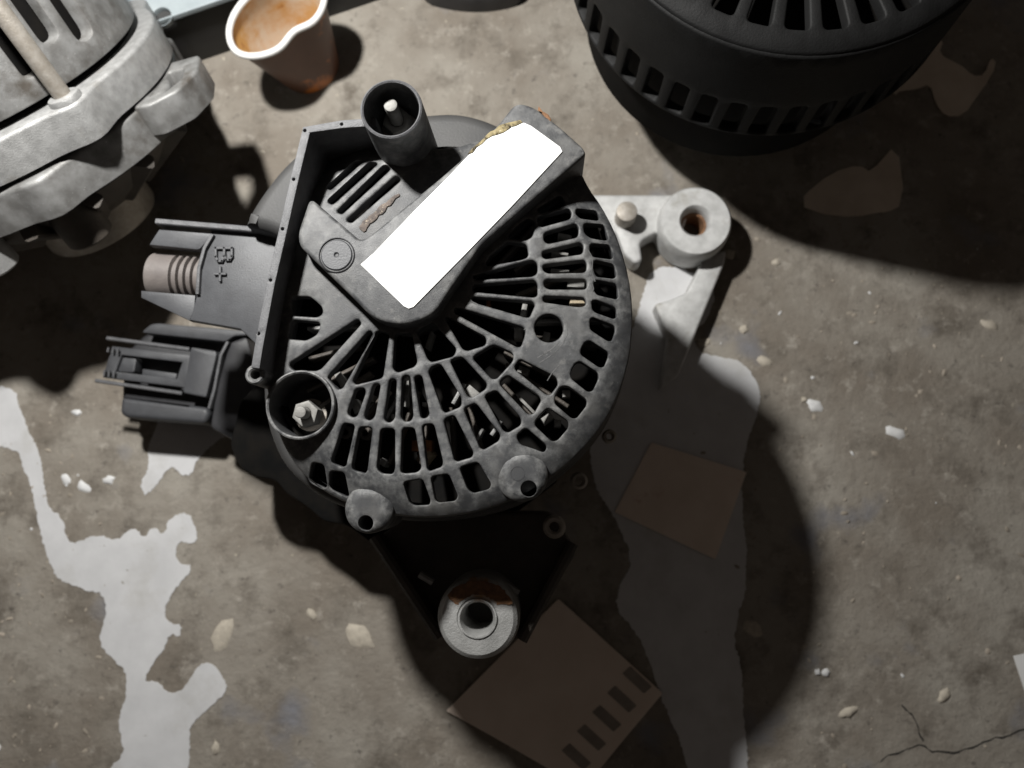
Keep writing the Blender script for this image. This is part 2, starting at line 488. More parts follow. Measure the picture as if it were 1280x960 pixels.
cov_outline = [(728,200),(738,226),(752,246),(770,281),(783,320),(791,360),(793,400),(790,440),(780,480),(762,520),(738,553),(705,585),(670,610),(630,630),(590,642),(550,648),(510,648),(470,642),(430,632),(395,615),(365,590),(346,560),(336,530),(331,500),(326,470),(335,400),(352,300),(370,220),(388,166),(455,158),(500,170),(550,190),(640,150),(690,160)]
slots = [
 [(592,346),(665,326),(670,329),(670,341),(665,344),(595,348)], [(592,357),(667,351),(670,354),(670,369),(666,370),(592,363)],
 [(590,372),(665,378),(667,381),(661,395),(657,395),(591,376)], [(569,386),(575,386),(654,410),(655,417),(650,432),(646,432),(569,390)],
 [(557,397),(563,399),(606,422),(606,430),(584,437),(579,435)], [(522,414),(540,404),(569,436),(566,444),(539,451),(535,447)],
 [(495,418),(513,418),(520,452),(517,457),(497,464),(492,460)], [(472,414),(485,418),(477,471),(445,479),(442,476)],
 [(447,400),(450,404),(400,460),(394,462),(366,461),(362,455)], [(462,414),(465,418),(427,484),(422,485),(411,472),(412,470)],
 [(646,284),(660,274),(667,278),(664,295),(657,299),(636,296)], [(634,303),(657,306),(659,320),(652,323),(608,331),(612,322)],
 [(672,262),(700,244),(705,252),(702,256),(678,266)],
 [(672,272),(710,261),(713,264),(712,272),(677,282),(674,280)], [(681,292),(719,280),(722,284),(721,295),(685,303),(681,300)],
 [(679,315),(725,304),(728,307),(727,316),(682,322),(679,320)], [(680,332),(730,326),(732,330),(731,339),(685,340),(680,337)],
 [(681,352),(685,350),(732,350),(732,360),(687,360),(682,358)], [(680,371),(730,373),(731,381),(722,382),(680,376)],
 [(650,450),(694,472),(696,480),(687,492),(682,491),(644,460)], [(635,470),(672,495),(675,500),(666,516),(660,516),(626,480),(628,475)],
 [(592,447),(617,432),(640,442),(640,450),(620,472),(615,472)], [(607,495),(620,489),(649,522),(650,530),(635,539),(630,537)],
 [(540,460),(550,456),(575,497),(575,507),(557,514),(554,512),(537,465)], [(564,451),(577,447),(607,479),(606,485),(590,495),(585,494)],
 [(581,511),(594,505),(624,544),(622,550),(605,560),(601,559)], [(556,525),(567,520),(590,565),(589,570),(572,575),(569,574)],
 [(529,532),(541,531),(552,577),(551,582),(537,587),(535,585)], [(504,536),(517,536),(525,585),(520,589),(505,590),(502,589)],
 [(477,537),(492,537),(492,585),(490,591),(476,590),(472,585)], [(450,535),(464,535),(457,587),(455,590),(441,586),(440,582)],
 [(430,530),(442,532),(430,581),(426,582),(414,577),(414,574)],
 [(445,487),(455,486),(455,492),(445,519),(440,520),(435,516)], [(468,481),(474,481),(467,520),(462,524),(457,522),(457,517)],
 [(488,475),(494,475),(492,522),(487,527),(481,524)], [(504,471),(511,470),(515,520),(512,525),(505,525),(502,520)],
 [(519,471),(526,470),(535,517),(532,521),(527,521)],
 [(722,260),(746,259),(749,267),(747,270),(726,270),(721,265)], [(731,279),(755,277),(760,294),(757,296),(739,295),(732,290)],
 [(739,305),(762,304),(766,317),(764,320),(742,319),(739,315)], [(742,329),(745,326),(767,329),(770,342),(767,345),(747,344),(745,341)],
 [(744,351),(770,354),(772,369),(770,371),(747,367),(744,362)], [(741,377),(745,376),(769,384),(770,394),(767,396),(745,389),(742,386)],
 [(739,400),(741,398),(767,407),(768,412),(764,424),(760,424),(739,411)], [(732,429),(737,427),(759,440),(759,445),(754,457),(749,457),(727,442),(728,436)],
 [(720,455),(725,453),(746,466),(747,472),(740,487),(735,488),(715,472),(715,465)], [(702,484),(710,484),(732,500),(732,506),(720,521),(715,521),(695,504),(695,497)],
 [(685,511),(709,527),(709,534),(696,549),(690,550),(670,531),(671,526)], [(647,545),(657,536),(682,557),(680,564),(667,559),(651,554)],
 [(576,585),(597,579),(612,605),(610,610),(590,615),(585,610)], [(540,597),(560,594),(570,620),(567,625),(547,627),(544,624)],
 [(505,604),(527,600),(535,625),(534,630),(515,631),(511,627)], [(410,590),(427,592),(429,619),(425,620),(409,612),(406,607)],
 [(386,579),(400,582),(400,607),(396,609),(380,601),(378,597)],
 [(366,372),(387,372),(401,384),(402,391),(396,395),(366,393)], [(366,401),(399,404),(395,417),(382,424),(361,422)],
 [(406,230),(440,196),(450,197),(411,234)], [(409,250),(460,200),(470,202),(415,254)], [(422,264),(480,205),(487,210),(427,266)],
 [(434,275),(495,220),(500,224),(439,277)],
]
holes = [corner_round(dedupe(PX(s, ZC), .3), 0.9, 3) for s in slots]
# grow the slots by the amount the edge rounding takes away
holes = [offset(list(reversed(ccw(h))), 0.42) for h in holes]
c_hole = P(686, 410, ZC); holes.append(circle(c_hole.x, c_hole.y, 4.6, 28))
t2 = P(375, 506, ZC)                                           # stud well
holes.append(circle(t2.x, t2.y, 10.0, 36))
cover = MB().plate(resample(chaikin(PX(cov_outline, ZC), 1), 2.0), cover_z, 4.2, holes, bevel=0.55, grid=4.5, bsteps=2).build('rear_cover', M['plastic'], alt, sharp=50)

# side skirt of the cover: follows the plate's rim and drops to the shell
rimpts = resample(chaikin(PX(cov_outline, ZC), 1), 3.0)
sk = MB(); rim_i = offset(ccw(rimpts), 0.25); n = len(rim_i); b0 = len(sk.v)
low = offset(ccw(rimpts), -1.8)
sk.add([(x, y, cover_z(x, y) - 1.8) for x, y in rim_i] + [(x, y, 96) for x, y in low] + [(x, y, 96) for x, y in offset(rim_i, 1.5)] + [(x, y, cover_z(x, y) - 3.4) for x, y in offset(rim_i, 1.5)],
       [f for i in range(n) for f in ((i, (i+1) % n, n + (i+1) % n, n + i), (n + i, n + (i+1) % n, 2*n + (i+1) % n, 2*n + i), (2*n + i, 2*n + (i+1) % n, 3*n + (i+1) % n, 3*n + i))])
sk.build('cover_skirt', M['plastic_dark'], cover)

# grey rear shell under the cover, showing as shoulders at the upper left and top
shell_px = [(345,291),(305,281),(304,277),(313,258),(332,230),(352,205),(380,180),(470,146),(545,138),(575,138),(606,146),(632,158),(690,205),(740,260),(776,330),(786,400),(776,470),(748,545),(700,600),(640,640),(545,655),(470,648),(405,628),(356,590),(334,545),(324,490),(332,420),(342,350),(348,300)]
MB().plate(chaikin(PX(shell_px, 108), 2), 108, 24, bevel=4.5, bsteps=4, grid=0).build('rear_shell', M['shell'], alt, sharp=40)

low_px = [(300,500),(286,556),(298,584),(318,596),(344,600),(356,616),(384,634),(404,652),(432,656),(470,684),(545,668),(640,645),(700,600),(640,520),(420,440),(330,470)]
MB().plate(corner_round(PX(low_px, 40), 3), 40, 30, bevel=1.5, bsteps=2).build('regulator_housing', M['interior'], alt)  # unlit look of this low part is put into its colour

# inner works under the slots
works = MB().lathe([(0, 100), (61.2, 100), (61.2, 120.5), (60.4, 120.5), (60.2, 113), (57, 113), (20, 113.5), (20, 110), (0, 110)], AX, 56).build('rectifier_plate', M['interior'], alt)  # raised rim lining added to block light and keep the slots dark
rr = random.Random(5)
for k in range(30):
    a = 2 * math.pi * k / 30 + rr.uniform(-.05, .05)
    if 1.2 < a < 2.9: continue
    r0, r1 = rr.uniform(22, 30), rr.uniform(44, 54)
    d = Vector((math.cos(a), math.sin(a), 0))
    MB().bar(AX + d * r0 + Vector((0, 0, 116.5)), AX + d * r1 + Vector((0, 0, 116.5)), 1.3, 6.5, .3).build('cooling_fin', M['alu_dark' if k % 5 else 'alu'], works)
for (x, y, w, h, an, mt) in [(655,387,7,16,.2,'steel'),(648,416,11,13,0,'steel'),(720,355,22,9,.1,'steel'),(722,378,20,9,.1,'tan_chip'),(590,492,20,14,.7,'steel'),
                             (660,508,36,4,.8,'steel'),(508,492,6,34,0,'steel'),(462,497,6,9,0,'steel'),(444,508,9,18,-.4,'steel'),(425,474,9,18,-.5,'steel'),
                             (708,492,10,9,0,'steel'),(684,523,14,9,-.6,'steel'),(697,529,9,9,0,'steel'),(654,463,14,9,.4,'steel'),(683,421,9,13,.2,'steel'),(536,424,4,22,.3,'steel'),
                             (610,380,5,12,0,'copper'),(478,578,10,8,.6,'steel'),(527,557,26,14,0,'copper'),(573,492,5,30,.5,'alu'),(700,338,24,4,.1,'steel'),(706,294,18,4,.25,'steel'),(700,316,22,4,.2,'steel'),
                             (620,535,5,22,.6,'alu'),(598,545,4,22,.5,'alu'),(730,405,5,8,0,'steel'),(491,521,4,6,0,'steel'),(530,505,5,5,0,'steel')]:
    c = P(x, y, 122)
    MB().box((c.x, c.y, 118.0), w / 3.9, h / 3.9, 8.0, -an, .4).build('glint_piece', M[mt], works)  # small blocks put in to stand for glints inside the slots
for (x, y, r) in [(532,572,13)]:
    c = P(x, y, 116); vs, fs = blob(c.x, c.y, r / 3.7, 4, random.Random(3), 1.2, 1.1, 12)
    MB().add([(v[0], v[1], v[2] + 115) for v in vs], fs).build('tan_chip', M['tan_chip'], works, sharp=60)
for k, (x, y) in enumerate([(430,540),(455,541)]):
    c = P(x, y, 122); MB().cyl((c.x, c.y, 112), 2.2, 9, hole=1.0, seg=20, bev=.3).build('glint_piece', M['alu_dark'], works)  # rings that stand for two more glints
c0, c1 = P(449, 289, 127), P(510, 236, 127)
M['dust'] = mat('caked_dust', (0.16, 0.13, 0.11), (0.07, 0.06, 0.055), rough=0.9, scale=420, bump=.6, bscale=1600, fleck=(0.32, 0.27, 0.21), fscale=800, fthr=.58)
MB().plate(ragged(PX([(446,287),(452,279),(492,246),(500,241),(498,248),(462,283),(455,291)], 130), 1.2, .35, 6), 130.5, 1.5, bevel=.25).build('caked_dust', M['dust'], cover)

M['scratch'] = mat('pale_scratch', (0.13, 0.13, 0.128), (0.06, 0.06, 0.06), rough=0.7, scale=700)
for pts in ([(708,404),(709,418),(703,430),(692,442),(674,454)],[(672,447),(686,439),(699,428)],[(655,412),(664,408)],[(684,386),(697,384),(703,391),(707,402)],[(735,312),(741,322),(740,340),(744,352)],[(737,345),(742,360),(739,376)],[(573,374),(580,379),(586,384)],[(583,368),(590,377),(598,381)],[(700,455),(690,466),(684,476)]):
    cv = [P(x, y, ZC) for x, y in chaikin(pts, 1)[:-2]] if len(pts) > 2 else [P(x, y, ZC) for x, y in pts]
    b_ = band([(x, y) for x, y in pts], ZC, .28)
    MB().plate(resample(b_, 2), lambda x, y: cover_z(x, y) + .05, .1, bevel=.02, bsteps=1, bottom=False).build('scratch', M['scratch'], cover)

# raised block with the label
ZB = 137.5
block_px = [(387,246),(402,259),(450,300),(462,294),(550,222),(590,187),(622,156),(645,127),(666,132),(700,158),(729,184),(733,192),(602,306),(556,372),(545,390),(524,402),(500,406),(480,403),(462,394),(440,371),(385,318),(373,306),(372,290)]
blk = MB().plate(resample(corner_round(PX(block_px, ZB), 3.0), 2.5), ZB, 22, bevel=1.3, bsteps=4).build('label_block', M['plastic'], alt, sharp=40)
M['label'] = mat('white_label', (0.82, 0.82, 0.80), (0.80, 0.80, 0.78), rough=0.5, scale=30)
lab_px = [(451,331),(468,316),(520,262),(560,222),(590,190),(606,174),(616,167),(630,163),(640,156),(655,154),(664,158),(700,184),(703,190),(640,258),(580,320),(517,384),(511,386),(505,383)]
lab = MB().plate(PX(lab_px, ZB), ZB + 0.35, 0.3, bevel=0.06, bsteps=1).build('label_sticker', M['label'], blk)
M['scorch'] = mat('scorched_label_edge', (0.30, 0.25, 0.14), (0.03, 0.025, 0.02), rough=0.9, spec=.1, scale=300, bump=.4, lo=.45, hi=.6, stains=(((0.50, 0.46, 0.32), 380, .55, .62),))
MB().plate(ragged(PX([(582,197),(597,181),(614,165),(630,154),(648,151),(655,154),(642,159),(632,165),(618,170),(606,177),(594,189)], ZB), 1.2, .25, 9), ZB + 0.6, 0.5, bevel=0.1, bsteps=1).build('scorched_edge', M['scorch'], lab)
MB().plate(ragged(PX([(672,134),(684,140),(691,150),(686,150),(678,143)], ZB), 1, .3, 2), ZB - .3, 3.5, bevel=0.4).build('melted_bead', M['rust'], blk)
pc = P(421, 319, ZB)
plug = MB().cyl((pc.x, pc.y, ZB - 2), 5.0, 2.5, bev=.35, seg=40, hole=0.55).build('round_plug', M['plastic_conn'], blk)
MB().lathe([(5.25, ZB - .2), (5.6, ZB - .2), (5.75, ZB + .25), (5.45, ZB + .4), (5.25, ZB - .2)], (pc.x, pc.y, 0), 40).build('plug_rim', M['plastic_dark'], plug)
MB().lathe([(0, ZB - 1.5), (.6, ZB - 1.5)], (pc.x, pc.y, 0), 12).build('plug_hole', M['interior'], plug)

# tall wall around the left side of the cover with pin holes on its top
ZW = 140.5
wall_path = [(319,460),(323,435),(338,355),(353,290),(368,224),(383,162),(427,155),(470,152)]
pins = [P(x, y, ZW) for x, y in [(381,163),(427,155),(367,224),(353,286),(338,350),(323,417)]]
wall = MB().plate(resample(band(wall_path, ZW, 2.7), 3), ZW, 56, [circle(p.x, p.y, .5, 10) for p in pins], bevel=.3, bsteps=2).build('side_wall', M['rim_plastic'], alt, sharp=40)
c = P(318, 468, ZW - 3); MB().cyl((c.x, c.y, 100), 3.1, 37.5, hole=1.5, seg=28, bev=.5).build('screw_lug', M['plastic'], alt)

# stud guard tube
T1T = P(489, 136, 150)
tube = MB().lathe([(10.2, 104), (9.6, 148.8), (9.4, 149.6), (9.0, 150), (8.6, 149.6), (8.5, 112), (0, 112)], (T1T.x, T1T.y, 0), 48).build('stud_guard', M['plastic'], alt)
MB().lathe([(9.62, 148.9), (9.5, 149.9), (9.0, 150.25), (8.55, 149.9), (8.5, 148.9)], (T1T.x, T1T.y, 0), 48).build('guard_rim', M['rim_plastic'], tube)
def stud(cx, cy, z0, ztop, r, parent, hexr):
    s = MB().cyl((cx, cy, z0), r, ztop - z0, seg=24, bev=.5).build('stud', M['steel'], parent)
    nut = [(cx + hexr * math.cos(math.pi / 3 * i + .3), cy + hexr * math.sin(math.pi / 3 * i + .3)) for i in range(6)]
    MB().plate(nut, z0 + 9, 6, [circle(cx, cy, r + .05, 20)], bevel=.5).build('nut', M['steel'], s)
    MB().plate(circle(cx, cy, hexr * 1.25, 28), z0 + 3, 1.2, [circle(cx, cy, r + .05, 20)], bevel=.3).build('washer', M['steel_bolt'], s)
t1c = P(488, 131, 164)
stud(P(488, 131, 145).x, P(488, 131, 145).y, 126, 145, 2.2, alt, 4.8)

# stud well at the lower left of the cover
w2 = P(375, 506, ZC + 2)
well = MB().lathe([(10.6, 112), (11.1, ZC + 1.4), (10.9, ZC + 2.0), (10.5, ZC + 2.2), (10.0, ZC + 1.8), (9.9, 114), (0, 114)], (w2.x, w2.y, 0), 48).build('stud_well', M['plastic'], alt)
s2 = P(375, 515, 130); stud(s2.x, s2.y, 116, 130, 1.9, alt, 4.4)

# two end bosses on the rim, each with a bitten-out screw hole
for (x, y, r, bx, by, br) in [(652,594,8.2,661,611,2.5),(460,636,7.8,457,654,2.4)]:
    z = 130.2 if x > 600 else 127.5
    c, bpos = P(x, y, z), P(bx, by, z)
    prof = lambda px_, py_: z - max(0, math.hypot(px_ - c.x, py_ - c.y) - r * .62) ** 2 * .22
    b_ = MB().plate(circle(c.x, c.y, r, 48), prof, 26, [circle(bpos.x, bpos.y, br, 24)], bevel=.25, bsteps=2, grid=1.6).build('screw_boss', M['plastic'], alt, sharp=50)
    MB().lathe([(0, 112), (br + .3, 112)], (bpos.x, bpos.y, 0), 20).build('screw_hole', M['interior'], b_)
    if x > 600:
        q = P(647, 592, z); MB().lathe([(2.0, z - .1), (2.05, z + .08), (2.25, z + .08), (2.3, z - .1)], (q.x, q.y, 0), 28).build('mould_mark', M['plastic_dark'], b_)

# terminal plate with the lettering
ZP = 98.0
plate_px = [(197,286),(345,296),(352,300),(318,420),(305,411),(237,400),(244,372),(246,368),(248,340),(264,292)]
tp = MB().plate(PX([(264,288),(358,290),(330,440),(300,411),(237,400),(245,372),(246,345),(252,318)], ZP), ZP, 5, bevel=.5, grid=0).build('terminal_plate', M['plastic_conn'], alt)
MB().plate(PX([(199,286),(268,291),(262,298),(250,311),(246,312),(186,306)], ZP), ZP + .01, 4, bevel=.5).build('cradle_lip', M['plastic_conn'], tp)
MB().plate(PX([(176,363),(244,369),(243,385),(237,401),(176,372)], ZP), ZP, 4, bevel=.5).build('cradle_fin', M['plastic_conn'], tp)
MB().plate(band([(266,293),(256,310),(249,335),(247,368)], ZP + 1, 1.3), ZP + 1.6, 16, bevel=.3).build('cradle_arch', M['rim_plastic'], tp)
e0, e1 = P(194, 276, 101), P(352, 289, 101)
MB().bar((e0.x, e0.y, 97), (e1.x, e1.y, 97), 2.1, 8, .35).build('edge_rail', M['rim_plastic'], tp)
# ribbed brown bushing lying in the cradle
b0_, b1_ = P(181, 339, 96), P(250, 343, 96)
ax_ = (b1_ - b0_).normalized(); Lb = (b1_ - b0_).length
prof = [(0, 0), (8.2, 0), (8.7, .5)]
hh = Lb * .46
prof += [(8.7, hh), (7.5, hh + .3)]
rib = (Lb - hh - .4) / 4
for k in range(4):
    z_ = hh + .4 + k * rib
    prof += [(7.2, z_), (7.2, z_ + rib * .3), (8.7, z_ + rib * .45), (8.7, z_ + rib * .85), (7.3, z_ + rib)]
prof += [(0, Lb)]
MB().lathe(prof, (b0_.x, b0_.y, 89), 40, (ax_.x, ax_.y, 0)).build('ribbed_bushing', M['bushing'], alt)

def glyph(strokes, origin, u, v, zt, h, w, name, parent, m):
    """raised letter from strokes in letter space; u, v are the letter's right and up directions"""
    mb = MB()
    for s in strokes:
        for a, b in zip(s[:-1], s[1:]):
            pa = Vector(origin) + u * a[0] + v * a[1]; pb = Vector(origin) + u * b[0] + v * b[1]
            ext = (pb - pa).normalized() * (w * .35)
            mb.bar(pa - ext + Vector((0, 0, zt + h / 2 - .2)), pb + ext + Vector((0, 0, zt + h / 2 - .2)), w, h + .4, .15)
    return mb.build(name, m, parent)
oB = P(271, 311, ZP); uB = (P(271, 328, ZP) - P(271, 311, ZP)); vB = (P(291, 311, ZP) - oB)
uB.z = vB.z = 0; oB.z = 0
B = [[(0, 0), (0, 1)], [(0, 1), (.6, 1), (.85, .86), (.85, .66), (.6, .53), (0, .53)], [(.6, .53), (.95, .38), (.95, .14), (.65, 0), (0, 0)]]
glyph(B, oB, uB, vB, ZP, 1.2, .95, 'raised_letter', tp, M['plastic_conn'])
oP = P(270, 335, ZP); oP.z = 0
glyph([[(0, .42), (.95, .42)], [(.48, 0), (.48, .84)]], oP, uB, vB * .75, ZP, 1.2, .9, 'raised_sign', tp, M['plastic_conn'])

# plug connector at the lower left
ZK = 22.0
conn = MB().plate(corner_round(PX([(152,482),(157,440),(182,416),(300,425),(306,440),(290,545),(262,532),(152,512)], 12), 3), 12, 20, bevel=2, bsteps=3).build('connector_body', M['plastic_dark'], alt)
# lower shell of the housing
MB().plate(corner_round(PX([(151,496),(259,509),(262,518),(256,530),(156,522),(149,516)], ZK-4), 2), ZK - 4, 22, bevel=2.2, bsteps=4).build('lower_shell', M['plastic_conn'], conn)
MB().plate(corner_round(PX([(178,414),(188,405),(198,404),(303,413),(309,419),(292,420),(282,427),(179,416)], ZK), 1.5), ZK, 18, bevel=.6).build('upper_shell', M['plastic_conn'], conn)
MB().plate(band([(285,427),(276,444),(268,486),(261,511)], ZK, 1.4), ZK + .5, 20, bevel=.4).build('shell_edge', M['rim_plastic'], conn)
MB().plate(corner_round(PX([(308,420),(322,470),(350,500),(345,570),(300,556),(262,534),(270,486),(286,428)], 20), 2), 20, 26, bevel=1.5).build('connector_neck', M['plastic_dark'], conn)
# latch frame with its window
latch_out = PX([(138,432),(241,444),(230,484),(126,471)], ZK + 3)
latch_in = PX([(150,443),(226,452),(219,473),(142,464)], ZK + 3)
lt = MB().plate(latch_out, ZK + 1.6, 4, [latch_in], bevel=.4).build('latch_frame', M['plastic_conn'], conn)
for a, b in (((135,423),(238,437)), ((121,476),(229,492))):
    p0, p1 = P(*a, ZK + 3), P(*b, ZK + 3)
    MB().bar(p0, p1, 1.7, 3, .4).build('latch_rail', M['rim_plastic'], lt)
MB().plate(corner_round(PX([(239,434),(270,439),(271,444),(258,497),(229,491)], ZK + 3), 1), ZK + 3.4, 6, bevel=.6).build('latch_tab', M['plastic_conn'], lt)
MB().plate(corner_round(PX([(147,447),(166,445),(171,449),(168,466),(140,464)], ZK - 1), 1.2), ZK - .6, 6, bevel=.6).build('latch_tongue', M['plastic_conn'], lt)
MB().plate(PX([(178,461),(221,467),(219,476),(177,470)], ZK - 2), ZK - 2, 5, bevel=.4).build('latch_ledge', M['plastic_conn'], lt)
for k in range(3):
    p0, p1 = P(137 + k * 6, 434 + k * .8, ZK + 3), P(131 + k * 6, 470 + k * .8, ZK + 3)
    a_, b_ = p0.lerp(p1, .02), p0.lerp(p1, .18)
    MB().bar(a_ + Vector((0, 0, .6)), b_ + Vector((0, 0, .6)), .8, 1.4, .2).build('grip_rib', M['rim_plastic'], lt)
    a_, b_ = p0.lerp(p1, .80), p0.lerp(p1, .98)
    MB().bar(a_ + Vector((0, 0, .6)), b_ + Vector((0, 0, .6)), .8, 1.4, .2).build('grip_rib', M['rim_plastic'], lt)

# body below: stator stack, front bracket, pulley
MB().lathe([(56, 58), (62, 59), (62.5, 62), (62.5, 80), (62, 83), (56, 84)], AX, 64).build('stator_core', M['alu_dark'], alt)
MB().lathe([(0, 26), (24, 26), (46, 30), (58, 36), (60, 42), (60, 57), (55, 60), (0, 60)], AX, 64).build('front_bracket', M['alu_dark'], alt)
pp = [(0, -12), (18, -12), (19, -11), (19, -1), (26, 0), (27, 1)]
for k in range(6):
    z_ = 2.5 + k * 3.3
    pp += [(27, z_), (24.6, z_ + 1.6)]
pp += [(27, 22.4), (27, 25), (20, 27), (0, 27)]
MB().lathe(pp, AX, 48).build('pulley', M['steel_bolt'], alt)

# right-hand ear: bright cast lug with its arm, strut and bolt
ZE = 4.0
e = P(870, 276, ZE + 8)
arm = MB().plate(resample(corner_round(PX([(690,242),(760,243),(842,243),(862,262),(850,300),(828,304),(822,290),(808,297),(800,303),(803,326),(794,330),(780,318),(770,290),(690,300)], ZE), 2), 3), ZE, 14, bevel=1.5, bsteps=3).build('mounting_arm', M['alu_lug'], alt)
MB().lathe([(7.2, ZE - 14), (17.0, ZE - 14), (17.6, ZE + 1), (17.2, ZE + 6.6), (16.2, ZE + 8), (7.9, ZE + 8), (6.7, ZE + 6.4), (6.3, ZE + 4), (6.2, ZE - 14)], (e.x, e.y, 0), 48).build('mounting_eye', M['alu_lug'], arm)
MB().lathe([(5.2, ZE - 12), (5.2, ZE + 1), (6.2, ZE + 1.6)], (e.x, e.y, 0), 32).build('threaded_insert', M['rust'], arm)
MB().plate(resample(corner_round(PX([(880,322),(908,312),(906,328),(848,470),(826,486),(836,424),(818,380),(834,376),(858,366),(872,338)], ZE - 4), 2), 3), ZE - 4, 16, bevel=1.3, bsteps=3).build('strut', M['alu_lug'], arm)
bq = P(784, 263, ZE + 12)
MB().cyl((bq.x, bq.y, ZE - 2), 5.0, 13, bev=.6).build('bolt', M['steel_bolt'], arm)

# lower ear: triangular web with a rust-stained eye
ZL = 92.0
e2 = P(597, 773, ZL)
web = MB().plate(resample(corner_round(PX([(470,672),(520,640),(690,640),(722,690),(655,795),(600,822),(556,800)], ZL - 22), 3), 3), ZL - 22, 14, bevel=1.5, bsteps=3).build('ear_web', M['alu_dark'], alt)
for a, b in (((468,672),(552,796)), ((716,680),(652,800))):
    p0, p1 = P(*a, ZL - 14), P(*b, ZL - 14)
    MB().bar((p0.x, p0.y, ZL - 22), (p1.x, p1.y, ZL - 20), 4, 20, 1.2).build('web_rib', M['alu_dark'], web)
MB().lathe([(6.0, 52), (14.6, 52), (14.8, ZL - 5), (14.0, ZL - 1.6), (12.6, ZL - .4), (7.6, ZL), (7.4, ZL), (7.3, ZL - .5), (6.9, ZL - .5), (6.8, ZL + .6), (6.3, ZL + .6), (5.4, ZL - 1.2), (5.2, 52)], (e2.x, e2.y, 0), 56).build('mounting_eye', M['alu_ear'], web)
rp = circle(0, 0, 1, 60)
rust_poly = [(e2.x + math.cos(a) * 13.2, e2.y + math.sin(a) * 13.2) for a in [math.radians(20 + 8 * k) for k in range(17)]] + [(e2.x + math.cos(a) * 8.2, e2.y + math.sin(a) * 8.2) for a in [math.radians(146 - 8 * k) for k in range(15)]]
MB().plate(ragged(rust_poly, 1.2, .35, 4), ZL + .12, .6, bevel=.1, bsteps=1).build('rust_crust', M['rust'], web)
for (x, y, z, r, h, mt) in [(693,659,84,4.2,8,'steel_bolt'),(724,601,84,3.2,6,'steel_bolt'),(762,545,84,2.6,5,'steel_bolt')]:
    q = P(x, y, z); MB().cyl((q.x, q.y, z - h), r, h, bev=.8, hole=r * .45).build('bolt', M[mt], alt)
for (x0, y0, x1, y1) in [(524,718,541,728),(628,728,648,742)]:
    p0, p1 = P(x0, y0, 80), P(x1, y1, 80)
    MB().bar((p0.x, p0.y, 79), (p1.x, p1.y, 79), 2.2, 5, .8).build('highlight_bar', M['alu_bright'], web)  # bright bars stand for small highlights on the web

# ------------------------------------------------------------------ grey alternator leaning at the upper left
SHIFT = 0.0
AD = Vector((-.30, .72, 1)).normalized()
A2R = Vector((-238, 170, 76)) - AD * 80
A2 = Vector((A2R.x, A2R.y, 0))
alt2 = thing('alternator', 'grey cast aluminium alternator with a long through bolt, leaning beside the paper cup', 'alternator', A2)
E1 = Vector((0, 1, 0)).cross(AD).normalized(); E2 = AD.cross(E1)
def A2P(r, ang, h): return A2R + AD * h + (E1 * math.cos(ang) + E2 * math.sin(ang)) * r
MB().lathe([(0, 6), (27, 6), (28, 8), (28, 24), (20, 27), (20, 34), (0, 34)], A2R, 40, AD).build('pulley', M['steel_bolt'], alt2)
rr = random.Random(21)
def ringplate(rfun, h1, t, m, name, parent, r_in=40, bev=2.0):
    pts = [(rfun(a) * math.cos(a), rfun(a) * math.sin(a)) for a in [2 * math.pi * k / 120 for k in range(120)]]
    mb = MB().plate(pts, 0, t, [circle(0, 0, r_in, 40)], bevel=bev, bsteps=3, mapf=lambda x, y, d: A2R + E1 * x + E2 * y + AD * (h1 - d))
    return mb.build(name, m, parent)
def lobes(base, amp, n, ph, sharp=2.0):
    return lambda a: base + amp * max(0.0, math.cos(n * (a - ph))) ** sharp
TB = math.radians(-27)                                    # where the through bolt runs
fb = ringplate(lobes(73, 5, 7, math.radians(-48), 3), 63, 16, M['alu'], 'front_ring', alt2)
ringplate(lobes(73.5, 7, 4, TB, 8), 80, 15, M['alu_bright'], 'clamp_ring', alt2, bev=1.5)
MB().lathe([(0, 20), (34, 22), (52, 32), (66, 44), (66, 50), (0, 50)], A2R, 48, AD).build('front_bracket', M['alu_dark'], alt2)
for k in range(16):
    a = 2 * math.pi * k / 16 + .1
    MB().bar(A2P(36, a, 26), A2P(69, a, 45), 6, 10, 1).build('bracket_rib', M['alu_dark'], fb)
MB().cyl(A2P(58, math.radians(-48), 26), 10, 22, AD, hole=5, bev=1).build('mounting_eye', M['alu_dark'], fb)
MB().cyl(A2P(68, math.radians(-80), 32), 8, 16, AD, hole=4.5, bev=1).build('mounting_eye', M['alu_bright'], fb)
pol = lambda r, d_: (r * math.cos(math.radians(d_)), r * math.sin(math.radians(d_)))
MB().plate(corner_round([pol(66, -10), pol(80, -9), pol(89, -2), pol(91, 8), pol(87, 20), pol(66, 24)], 2.5), 0, 13, [corner_round([pol(74, -3), pol(82, -2), pol(85, 5), pol(82, 13), pol(74, 14)], 1.5)], bevel=1.2, bsteps=3,
           mapf=lambda x, y, d: A2R + E1 * x + E2 * y + AD * (64 - d)).build('bracket_loop', M['alu'], fb)
RW = 67.0
def wallmap(x, y, d):
    a = x / RW
    return A2R + AD * y + (E1 * math.cos(a) + E2 * math.sin(a)) * (RW - d)
sl = []
for k in range(30):
    dg = -172 + k * 11.9
    if -4 < dg < 45: continue
    a = math.radians(dg)
    w = RW * math.radians(2.9 + (k % 3) * .6)
    y0 = 91 if -60 < dg < -4 else 88
    y0 += (k % 2) * 6
    sl.append(corner_round([(a * RW - w, y0), (a * RW + w, y0), (a * RW + w, 150), (a * RW - w, 150)], w * .9, 4))
for (dg, y0, w) in ((16, 122, 3.2),):
    a = math.radians(dg); sl.append(corner_round([(a * RW - .6, y0), (a * RW + .6, y0), (a * RW + w, y0 + 28), (a * RW - w, y0 + 28)], .5, 3))
